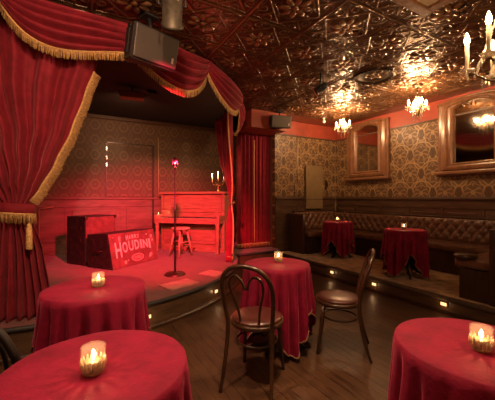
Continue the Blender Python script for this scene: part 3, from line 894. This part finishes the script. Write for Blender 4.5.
# front curtain, tied back
lo = [(3.04, -30), (2.4, -24), (1.9, -17), (1.5, -11.5), (1.31, -9.0), (1.22, -9.2), (.9, -10.0), (.30, -11.0)]
hi = [(3.04, 9.0), (2.72, 6.6), (2.37, 4.3), (2.02, 2.0), (1.68, -.8), (1.44, -3.2), (1.31, -5.0), (1.22, -4.6), (.9, -2.6), (.42, -1.2), (.30, -1.0)]
cur, cf = stage_curtain('large crimson velvet stage curtain at the left, tied back and edged in gold fringe', lo, hi, 2.80, 1.28, 7, 3.04, SZ+.004, 1, 'stage_curtain')
path = [cf(1, i/60) + radial(cf(1, i/60))*.02 for i in range(9, 38)]
def edge_fringe(path, name, parent, w):
    """fringe along a slanted edge: strands hang out sideways and down"""
    mb = MB(); P = path; n = len(P)
    mb.tube(P, .010, 6)
    tot = 0
    for a, b in zip(P, P[1:]):
        L = (b-a).length; m_ = max(1, int(L*150))
        for k in range(m_):
            p = a.lerp(b, (k+.5)/m_)
            rd = radial(p); sd = Vector((-rd.y, rd.x, 0))    # towards the opening
            dr = (sd*.80 + Vector((0, 0, -.55))).normalized() * w * random.uniform(.88, 1.06)
            wd = (b-a).normalized()*.0036
            A = [mb.bm.verts.new(p+wd), mb.bm.verts.new(p-wd), mb.bm.verts.new(p+rd*.004)]
            e = p + dr + rd*random.uniform(-.003, .006)
            B = [mb.bm.verts.new(e+wd*.7), mb.bm.verts.new(e-wd*.7), mb.bm.verts.new(e+rd*.004)]
            for i in range(3): mb.face([A[i], A[(i+1) % 3], B[(i+1) % 3], B[i]], True)
            mb.face(B)
    return mb.build(name, M['gold_fringe'], parent)
edge_fringe(path, 'edge_fringe', cur, .072)
# tieback band with fringe and tassel
def ringpts(z, R, p0, p1, dr, n=26):
    pts = []
    for i in range(n):
        a = 2*PI*i/n; ph = (p0+p1)/2 + (p1-p0)/2*1.08*cos(a)
        pts.append(arc(ph, R + dr*sin(a)) + Vector((0, 0, z - .012*cos(a))))
    return pts
mb = MB()
A = ringpts(1.325, 2.80, -9.3, -4.2, .105); B = ringpts(1.235, 2.80, -9.4, -4.1, .115)
va = [mb.bm.verts.new(p) for p in A]; vb = [mb.bm.verts.new(p) for p in B]
for i in range(len(A)): mb.face([va[i], va[(i+1) % len(A)], vb[(i+1) % len(A)], vb[i]], True)
tb = mb.build('tieback', M['drape'], cur, thick=.01)
fr = [p + radial(p)*.004 for p in B] + [B[0]]
cc = sum(B, Vector()) / len(B)
ribbon_fringe(fr, .009, .085, lambda p: (p-cc).normalized(), 'tieback_fringe', tb, 150)
p = arc(-4.4, 2.93); mb = MB()
mb.tube([(p.x, p.y, 1.22), (p.x, p.y, 1.14)], .006, 6); mb.ball((p.x, p.y, 1.13), .02, 8)
mb.lathe([(0, 1.125), (.02, 1.12), (.024, 1.06), (.028, .93), (.018, .92), (0, .92)], (p.x, p.y, 0), 14)
mb.build('tassel', M['gold_fringe'], tb)
# far side curtain, tied
lo = [(3.04, 58), (2.4, 59), (1.8, 60), (1.45, 61), (1.28, 62), (1.1, 61.5), (.7, 60), (.30, 58)]
hi = [(3.04, 90), (2.5, 87), (2.1, 83), (1.8, 77), (1.5, 70), (1.28, 66), (1.1, 66.5), (.7, 68), (.30, 69.5)]
cur2, cf2 = stage_curtain('narrow crimson stage curtain tied back beside the piano', lo, hi, 2.83, 1.28, 5, 3.04, SZ+.004, 1, 'stage_curtain')
path = [cf2(0, i/60) + radial(cf2(0, i/60))*.02 for i in range(4, 58)]
MB().tube(path, .013, 7).build('edge_braid', M['gold_fringe'], cur2)
q = cf2(.35, .63); q = arc(63.5, 2.90)
mb = MB(); mb.lathe([(0, -.02), (.02, -.015), (.042, 0), (.03, .018), (.012, .03), (0, .032)], (q.x, q.y, 1.29), 14, mtx=Matrix.Rotation(rad(63.5), 4, 'Z') @ Matrix.Rotation(PI/2, 4, 'X'))
mb.tube([arc(61+6*i/10, 2.83+.09*sin(PI*i/10))+Vector((0, 0, 1.27)) for i in range(11)], .014, 7)
mb.build('tieback_rosette', M['brass'], cur2)
pth = [cf2(u/40, 1) + Vector((0, 0, .085)) + radial(cf2(u/40, 1))*.02 for u in range(41)]
ribbon_fringe(pth, .008, .08, radial, 'fringe', cur2, 150)
# doorway curtain
dc = thing('doorway_curtain', 'dark crimson curtain with gold bottom fringe hanging in the doorway beside the piano', 'curtain', (3.03, 5.80, 0))
def fd(u, v):
    return Vector((.80*u, .035*sin(2*PI*8*u + .4*sin(4*v)) + .012*sin(2*PI*17*u+1), 2.745*(1-v) + (SZ+.02)*v))
mb = MB(); mb.grid(fd, 130, 24); mb.build('drape', M['drape'], dc, thick=.006)
ribbon_fringe([fd(i/80, .965) + Vector((0, -.02, 0)) for i in range(81)], .010, .08, lambda p: Vector((0, -1, 0)), 'fringe', dc, 130)
mb = MB(); mb.tube([fd(.50, i/20) + Vector((0, -.03, 0)) for i in range(1, 20)], .011, 7); mb.build('edge_braid', M['gold_fringe'], dc)

# ------------------------------------------------------------------ loudspeakers
def speaker(label, loc, rz, tilt, w, h, d, hang):
    t = thing('loudspeaker', label, 'loudspeaker', loc, rz, 'ceiling hung loudspeakers')
    R_ = Matrix.Rotation(tilt, 4, 'X')
    def tr(mb): bmesh.ops.transform(mb.bm, matrix=R_, verts=mb.bm.verts[:]); return mb
    mb = MB(); pf = [(-w/2, 0), (w/2, 0), (w*.36, d), (-w*.36, d)]
    mb.prism(pf, -h/2, h/2); bmesh.ops.bevel(mb.bm, geom=mb.bm.edges[:], offset=.010, segments=2, affect='EDGES')
    tr(mb).build('cabinet', M['black'], t)
    tr(MB().box((0, -.008, 0), (w*.93, .022, h*.91), bev=.008)).build('grille', M['grille'], t)
    tr(MB().box((w*.36, -.021, -h*.22), (.022, .004, .050), bev=.001)).build('badge', M['white'], t)
    mb = MB()
    for s_ in (-1, 1):
        mb.box((s_*w*.47, d*.45, h*.0), (.012, .05, h*.7))
    mb.box((0, d*.45, h*.42), (w*.95, .05, .02))
    tr(mb)
    mb.tube([R_ @ Vector((0, d*.45, h*.42)), (0, d*.5, hang-.001)], .016, 8); mb.box((0, d*.5, hang-.012), (.14, .14, .02), bev=.003)
    mb.build('bracket', M['black'], t)
    return t
X_, Z_ = -.84, 2.86; x, y = cam2w(X_, Z_)
w_ = cam2w(.682, .731); 
speaker('large black loudspeaker hung before the crimson valance', (x, y, 2.755), math.atan2(w_[1], w_[0]), rad(16), .47, .30, .28, CEIL-2.755)
x, y = cam2w(.66, 6.05)
w_ = cam2w(.97, .24)
speaker('small black loudspeaker under the ceiling by the doorway curtain', (x, y, 2.86), math.atan2(w_[1], w_[0]), rad(10), .42, .24, .24, CEIL-2.86)

# ------------------------------------------------------------------ piano
PZR = rad(-45.8)
t = thing('upright_piano', 'old upright wooden piano on the stage, lit red', 'piano', (2.172, 6.12, SZ), PZR)
W = M['piano_wood']
mb = MB(); mb.bx(-.70, .70, -.03, .30, .03, 1.17, .006); mb.bx(-.71, -.66, -.06, .30, .001, 1.17, .006); mb.bx(.66, .71, -.06, .30, .001, 1.17, .006); mb.bx(-.70, .70, -.06, .3, .001, .09, .005)
mb.build('case', W, t)
mb = MB(); mb.bx(-.74, .74, -.10, .31, 1.17, 1.205, .010); mb.bx(-.725, .725, -.08, .31, 1.205, 1.22, .005); mb.build('lid', W, t)
mb = MB(); mb.bx(-.64, .64, -.055, -.03, .16, .54, .006); mb.bx(-.58, .58, -.064, -.05, .22, .48, .006); mb.build('lower_panel', W, t)
mb = MB(); mb.bx(-.64, .64, -.06, -.03, .83, 1.15, .006); mb.bx(-.20, .20, -.075, -.055, .88, 1.10, .005)
for s_ in (-1, 1): mb.bx(s_*.42-.17, s_*.42+.17, -.072, -.055, .88, 1.10, .005)
mb.build('music_panel', W, t)
mb = MB(); mb.bx(-.70, .70, -.33, -.03, .585, .66, .008); mb.bx(-.66, .66, -.335, -.30, .655, .69, .006); mb.build('keybed', W, t)
mb = MB()
for s_ in (-1, 1): mb.bx(s_*.68-.03, s_*.68+.03, -.335, -.03, .655, .75, .014)
mb.build('key_cheek', W, t)
mb = MB(); mb.bx(-.65, .65, -.075, -.055, .70, .83, .004); mb.bx(-.65, .65, -.10, -.07, .80, .835, .006); mb.build('fallboard', W, t)
mb = MB()
for k in range(52): mb.bx(-.648+k*.02493, -.648+k*.02493+.0236, -.30, -.10, .661, .690, 0)
tag(mb.build('white_keys', M['ivory'], t), 'ivory white piano keys')
mb = MB()
for k in range(51):
    if k % 7 not in (2, 6): mb.bx(-.648+(k+1)*.02493-.006, -.648+(k+1)*.02493+.006, -.225, -.10, .690, .702, 0)
tag(mb.build('black_keys', M['black'], t), 'black piano keys')
for s_ in (-1, 1):
    mb = MB().lathe([(0, 0), (.030, 0), (.034, .03), (.022, .06), (.026, .10), (.036, .26), (.042, .40), (.028, .46), (.040, .50), (.040, .52), (.03, .54), (.045, .56), (.045, .586), (0, .586)], (s_*.655, -.295, 0), 16)
    mb.build('leg', W, t)
mb = MB()
for s_ in (-1, 0, 1): mb.box((s_*.07, -.10, .075), (.03, .13, .014), bev=.004)
mb.build('pedals', M['brass'], t)
def on_piano(lx, ly, z=0): 
    v = Vector((lx, ly, 0)); v.rotate(Euler((0, 0, PZR))); return (2.172+v.x, 6.12+v.y, SZ+z)
# candelabra
t = thing('candelabra', 'three-armed candelabra with lit candles on top of the piano', 'candelabra', on_piano(.50, .13, 1.22), PZR)
B_ = M['brass']
MB().lathe([(0, 0), (.06, 0), (.058, .012), (.02, .03), (.012, .06), (.018, .09), (.01, .12), (.009, .20), (.02, .22), (.024, .235), (0, .24)], n=20).build('stem', B_, t)
for s_ in (-1, 0, 1):
    if s_:
        mb = MB().tube([(0, 0, .15), (s_*.04, 0, .13), (s_*.09, 0, .14), (s_*.125, 0, .175), (s_*.13, 0, .205)], .006, 7)
        mb.tube([(s_*(.055+.022*cos(w)), 0, .165+.022*sin(w)) for w in [i*.5 for i in range(11)]], .004, 6)
        ar = mb.build('arm', B_, t); zz = .205
    else: ar = t; zz = .24
    MB().lathe([(0, zz-.004), (.03, zz), (.032, zz+.006), (.014, zz+.008), (0, zz+.008)], (s_*.13, 0, 0), 14).build('drip_cup', B_, ar)
    MB().lathe([(0, zz+.008), (.011, zz+.008), (.010, zz+.11), (0, zz+.11)], (s_*.13, 0, 0), 12).build('candle', M['wax'], ar)
    MB().lathe([(0, zz+.113), (.006, zz+.125), (.009, zz+.14), (.005, zz+.16), (0, zz+.175)], (s_*.13, 0, 0), 10).build('flame', M['flame'], ar)
p = on_piano(.50, .13, 1.22+.40); point((p[0]-.05, p[1]-.05, p[2]), 3.0, (1, .55, .24), .05)
t = votive(on_piano(-.60, -.20, .75), 'little candle glowing on the left end of the piano keyboard', .45, .3); t.location = on_piano(-.685, -.20, .7505)
# stool
t = thing('wooden_stool', 'round wooden stool in front of the piano', 'stool', on_piano(.03, -.58), rad(20))
SW = M['stool_wood']
MB().lathe([(0, .50), (.165, .50), (.178, .512), (.178, .528), (.165, .54), (0, .542)], n=32).build('seat', SW, t)
for k in range(4):
    a = PI/4 + k*PI/2
    MB().tube([(.11*cos(a), .11*sin(a), .50), (.165*cos(a), .165*sin(a), .25), (.215*cos(a), .215*sin(a), .0)], [.017, .021, .015], 10).build('leg', SW, t)
for k in range(4):
    a, b = PI/4 + k*PI/2, PI/4 + (k+1)*PI/2; z = .20 if k % 2 else .27; r = .178 if k % 2 else .165
    MB().tube([(r*cos(a), r*sin(a), z), (r*cos(b), r*sin(b), z)], .0105, 8).build('rung', SW, t)
# microphone stand
t = thing('microphone_stand', 'straight microphone stand with round base on the stage', 'microphone stand', (1.274, 4.351, SZ))
MB().lathe([(0, 0), (.15, 0), (.15, .012), (.13, .024), (.03, .032), (.018, .05), (0, .05)], n=32).build('base', M['bronze'], t)
MB().lathe([(0, .04), (.0115, .04), (.0115, .88), (.016, .885), (.016, .95), (.008, .96), (.008, 1.45), (.012, 1.455), (.012, 1.485), (0, 1.485)], n=12).build('pole', M['black'], t)
t = thing('microphone', 'vintage chrome microphone on top of the stand', 'microphone', (1.274, 4.351, SZ+1.4855), rad(-20))
MB().lathe([(0, 0), (.012, 0), (.014, .03), (.026, .045), (.016, .05), (0, .05)], n=14).build('swivel', M['chrome'], t)
mb = MB(); rot = Matrix.Rotation(rad(-14), 4, 'X')
mb.lathe([(0, .045), (.022, .05), (.033, .07), (.038, .11), (.036, .15), (.026, .175), (0, .183)], n=18, mtx=rot); 
mb.build('head', M['chrome'], t)
mb = MB()
for k in range(9):
    a = 2*PI*k/9
    mb.tube([rot @ Vector((cos(a)*r, sin(a)*r, z)) for r, z in ((.030, .062), (.0385, .09), (.0405, .11), (.0385, .15), (.022, .178))], .0032, 5)
mb.build('ribs', M['chrome'], t)

# ------------------------------------------------------------------ trunks
def text_mesh(s, size, bold=0):
    cu = bpy.data.curves.new('lettering', 'FONT'); cu.body = s; cu.size = size; cu.offset = bold; cu.extrude = .0012; cu.resolution_u = 3
    o = bpy.data.objects.new('lettering', cu); COL.objects.link(o)
    bpy.context.view_layer.update()
    me = bpy.data.meshes.new_from_object(o.evaluated_get(bpy.context.evaluated_depsgraph_get()))
    bpy.data.objects.remove(o); bpy.data.curves.remove(cu); return me
def letters(mb, s, cx, base, widths, h, fx, face_fn):
    """one word, each letter stretched to its own height; arch by base function"""
    x = cx
    for i, ch in enumerate(s):
        me = text_mesh(ch, 1, .018)
        xs = [v.co.x for v in me.vertices]; ys = [v.co.y for v in me.vertices]
        x0, x1, y1 = min(xs), max(xs), max(ys); y0 = min(ys)
        hw = h(i); ww = widths(i); b = base(i)
        for v in me.vertices:
            u = x + (v.co.x-x0)/(x1-x0)*ww; z = b + (v.co.y-y0)/(y1-y0)*hw
            v.co = face_fn(u, z, .0015 + (v.co.z+.0012))
        mb.bm.from_mesh(me); bpy.data.meshes.remove(me)
        x += ww + fx
tr = thing('magic_trunk', 'trunk painted with big cream lettering, lit red on the stage', 'trunk', (.933, 5.338, SZ), rad(36))
LN = .11; TH = .545; TD = .55; TW = .5
mb = MB()
pv = [(0, 0), (TD, 0), (TD, TH-.03), (LN, TH)]
A = [mb.bm.verts.new((-TW, y, z)) for y, z in pv]; B = [mb.bm.verts.new((TW, y, z)) for y, z in pv]
for i in range(4): mb.face([A[i], A[(i+1) % 4], B[(i+1) % 4], B[i]])
mb.face(A); mb.face(B)
bmesh.ops.bevel(mb.bm, geom=mb.bm.edges[:], offset=.006, segments=2, affect='EDGES')
mb.build('body', M['trunk_side'], tr)
sl = math.atan2(LN, TH); nrm = Vector((0, -cos(sl), sin(sl)))
def on_face(u, z, d): return Vector((u, z*sin(sl)/cos(sl)*cos(sl), z*cos(sl))) + nrm*d
mb = MB(); c = on_face(0, TH*.5, .004)
mb.box(c, (TW*2-.012, .010, TH-.006), rot=Euler((-sl, 0, 0)), bev=.003); mb.build('sign_face', M['trunk_face'], tr)
F0 = .0085
ff = lambda u, z, d: on_face(u, z, d+F0)
mb = MB()
hs = [.235, .17, .165, .155, .15, .145, .165]
bs = [.165, .225, .238, .246, .246, .240, .222]
letters(mb, 'HOUDINI', -.405, lambda i: bs[i], lambda i: [.118, .100, .100, .100, .036, .105, .040][i], lambda i: hs[i], .028, ff)
tag(mb.build('lettering', M['letter'], tr), 'large cream painted name')
mb = MB()
letters(mb, 'HARRY', -.165, lambda i: [.418, .428, .432, .432, .428][i], lambda i: .044, lambda i: [.078, .062, .062, .062, .062][i], .016, ff)
tag(mb.build('lettering', M['letter'], tr), 'small cream painted first name')
mb = MB()
for (rx, rz_, w_) in ((.13, .058, .0035), (.112, .044, .002)):
    mb.tube([ff(.03+rx*cos(a), .115+rz_*sin(a), .002) for a in [2*PI*i/36 for i in range(36)]], w_, 5, closed=True)
for z, l in ((.133, .06), (.115, .085), (.098, .06)):
    for k in range(7): 
        q = ff(.03-l+2*l*k/6, z, .001); mb.box(q, (l*.2, .002, .008), rot=Euler((-sl, 0, 0)))
tag(mb.build('painted_oval', M['letter'], tr), 'cream painted oval with small lines')
for (u, z, s_) in ((-.30, .47, .028), (-.30, .43, .02), (.30, .47, .016), (.40, .43, .03), (.42, .36, .022), (.34, .12, .035), (.31, .085, .02), (-.24, .08, .03), (-.18, .10, .014), (-.42, .49, .012)):
    mb = MB()
    mb.tube([ff(u+s_*(1-i/14)*cos(i*.75+u*9), z+s_*(1-i/14)*sin(i*.75+u*9), .001) for i in range(12)], s_*.17, 5)
    mb.build('painted_flourish', M['letter'], tr)
mb = MB()
for z in (.12, .42):
    mb.bx(-TW-.006, -TW+.004, .10, .16, z-.03, z+.03, .003); mb.bx(-TW-.006, -TW+.004, .40, .46, z-.03, z+.03, .003)
mb.tube([(-TW-.002, .21, .28), (-TW-.04, .22, .27), (-TW-.04, .36, .27), (-TW-.002, .37, .28)], .009, 6)
mb.build('handle', M['bronze'], tr)
t = thing('wardrobe_trunk', 'tall dark trunk with red-lit front standing behind the lettered trunk', 'trunk', (.294, 5.959, SZ), rad(36))
MB().bx(-.30, .30, -.22, .22, .001, .79, .010).build('body', M['trunk_side'], t)
mb = MB(); mb.bx(-.285, .285, -.228, -.218, .02, .775, .003); mb.bx(-.22, .22, -.236, -.226, .42, .74, .003); mb.bx(-.22, .22, -.236, -.226, .05, .38, .003)
mb.build('front_panel', M['trunk_face'], t)
mb = MB()
for x in (-.29, .29):
    for z in (.03, .77): mb.box((x, -.22, z), (.05, .045, .05), bev=.008)
for z in (.2, .4, .6): mb.box((-.302, -.1, z), (.01, .05, .05), bev=.003); mb.box((-.302, .12, z), (.01, .03, .03), bev=.003)
mb.build('corner_fittings', M['bronze'], t)

# flat panels lying on the stage floor
for pts, lb in ((((1.72, 3.92), (1.95, 4.05), (1.80, 4.33), (1.57, 4.20)), 'pale flat panel on the stage floor near the bentwood chair back'),
                (((1.02, 3.62), (1.42, 3.76), (1.33, 4.02), (.93, 3.88)), 'pale flat panel on the stage floor in front of the microphone stand')):
    mb = MB(); mb.prism([(x, y) for x, y in pts], SZ+.0008, SZ+.012)
    o = mb.build('floor_panel', M['pale_panel']); tag(o, lb, 'floor panel', 'flat panels on the stage')

# pipe on the stage wall
t = tag(MB().tube([(-.42, BY-.07, SZ+.06), (-.52, BY-.07, SZ+.10), (-.53, BY-.07, .6), (-.53, BY-.07, 1.17), (-.30, BY-.07, 1.2)], .014, 8).build('wall_pipe', M['brown_box']), 'thin pipe on the red-lit stage wall beside the curtain', 'pipe')
t = tag(MB().tube([(1.66, BY-.018, RAIL+.05), (1.66, BY-.018, 2.7)], .009, 8).build('wall_conduit', M['cream']), 'pale conduit up the stage wallpaper beside the papered door', 'conduit')

# ------------------------------------------------------------------ far wall fittings
t = thing('wall_cover_panel', 'flat olive panel fixed over the wallpaper on the far wall', 'panel', (4.915, FY-.04, 1.62))
MB().box((0, -.012, 0), (.50, .055, 1.00), bev=.006).build('panel', M['olive'], t)
MB().box((0, -.042, -.28), (.50, .008, .012), bev=.002).build('ledge', M['wainscot'], t)
MB().lathe([(0, 0), (.016, 0), (.012, .014), (0, .02)], (-.19, -.041, .28), 12, mtx=Matrix.Rotation(PI/2, 4, 'X')).build('knob', M['chrome'], t)
tag(MB().bx(4.375, 4.60, FY-.022, FY-.001, 1.43, 1.70, .003).build('access_cover', M['damask_x']), 'small square cover papered like the far wall beside the olive panel', 'cover')
tag(MB().tube([(4.47, FY-.013, 1.702), (4.47, FY-.013, 2.745)], .011, 8).build('wall_conduit', M['cream']), 'thin vertical conduit on the far damask wall', 'conduit')
t = thing('wall_bracket', 'little dark bracket on the far wall between the olive panel and the corner', 'bracket', (5.33, FY-.001, 1.68))
MB().box((0, -.012, 0), (.06, .022, .24), bev=.006).build('plate', M['bronze'], t)
MB().tube([(0, -.02, .06), (0, -.06, .05), (0, -.065, -.02), (0, -.02, -.04)], .010, 8).build('hook', M['iron'], t)
t = thing('motion_sensor', 'tiny white sensor under the ceiling near the far corner chandelier', 'sensor', (4.72, 5.0, CEIL))
MB().lathe([(0, -.001), (.03, -.001), (.03, -.02), (.012, -.03), (.012, -.06), (0, -.06)], n=16).build('mount', M['white'], t)
MB().ball((0, 0, -.085), .036, 10).build('dome', M['white'], t)

# ------------------------------------------------------------------ ceiling fittings
t = thing('ceiling_panel', 'square cream ceiling panel with brown border at the top of the picture', 'ceiling panel', (2.48, 1.34, CEIL))
mb = MB()
for a, b, c_, d_ in ((-.36, .36, .27, .36), (-.36, .36, -.36, -.27), (-.36, -.27, -.27, .27), (.27, .36, -.27, .27)): mb.bx(a, b, c_, d_, -.05, -.001, .008)
mb.build('border', M['frame_wood'], t)
MB().bx(-.268, .268, -.268, .268, -.03, -.001, .004).build('inset', M['cream'], t)
t = thing('ceiling_hook', 'black iron flower hook on the ceiling beside the near chandelier', 'ceiling hook', (3.09, 1.52, CEIL))
mb = MB()
for k in range(6):
    a = k*PI/3; mb.box((.045*cos(a), .045*sin(a), -.006), (.09, .03, .010), rz=a, bev=.004)
mb.build('petals', M['iron'], t)
MB().tube([(0, 0, -.005), (0, 0, -.04), (.015, 0, -.06), (.03, 0, -.045)], .006, 6).build('hook', M['iron'], t)
t = thing('ceiling_medallion', 'dark round medallion on the tin ceiling between the bright reflections', 'medallion', (3.72, 2.95, CEIL))
MB().lathe([(.0, -.001), (.27, -.001), (.285, -.012), (.27, -.022), (.24, -.012), (.18, -.010), (.15, -.02), (.12, -.010), (0, -.010)], n=40).build('disc', M['bronze'], t)
mb = MB()
mb.tube([(.268*cos(2*PI*k/112), .268*sin(2*PI*k/112), -.02) for k in range(112)], [(.003, .008, .010, .008)[k % 4] for k in range(112)], 6, closed=True)
mb.build('bead_ring', M['bronze'], t)

# ------------------------------------------------------------------ camera, world, view
cam = bpy.data.cameras.new('camera'); co = bpy.data.objects.new('camera', cam); COL.objects.link(co)
co.location = (0, 0, 1.37); co.rotation_euler = (PI/2, 0, rad(-29.5))
cam.sensor_width = 36; cam.lens = 310/495*36; cam.shift_y = -2/495; cam.clip_start = .02
bpy.context.scene.camera = co
w = bpy.data.worlds.new('world'); bpy.context.scene.world = w; w.use_nodes = True
bg = w.node_tree.nodes.get('Background') or w.node_tree.nodes.new('ShaderNodeBackground')
bg.inputs[0].default_value = (.02, .012, .008, 1); bg.inputs[1].default_value = .3
vs = bpy.context.scene.view_settings
vs.view_transform = 'Standard'; vs.look = 'None'; vs.gamma = 1; vs.use_curve_mapping = False; vs.exposure = 0.98
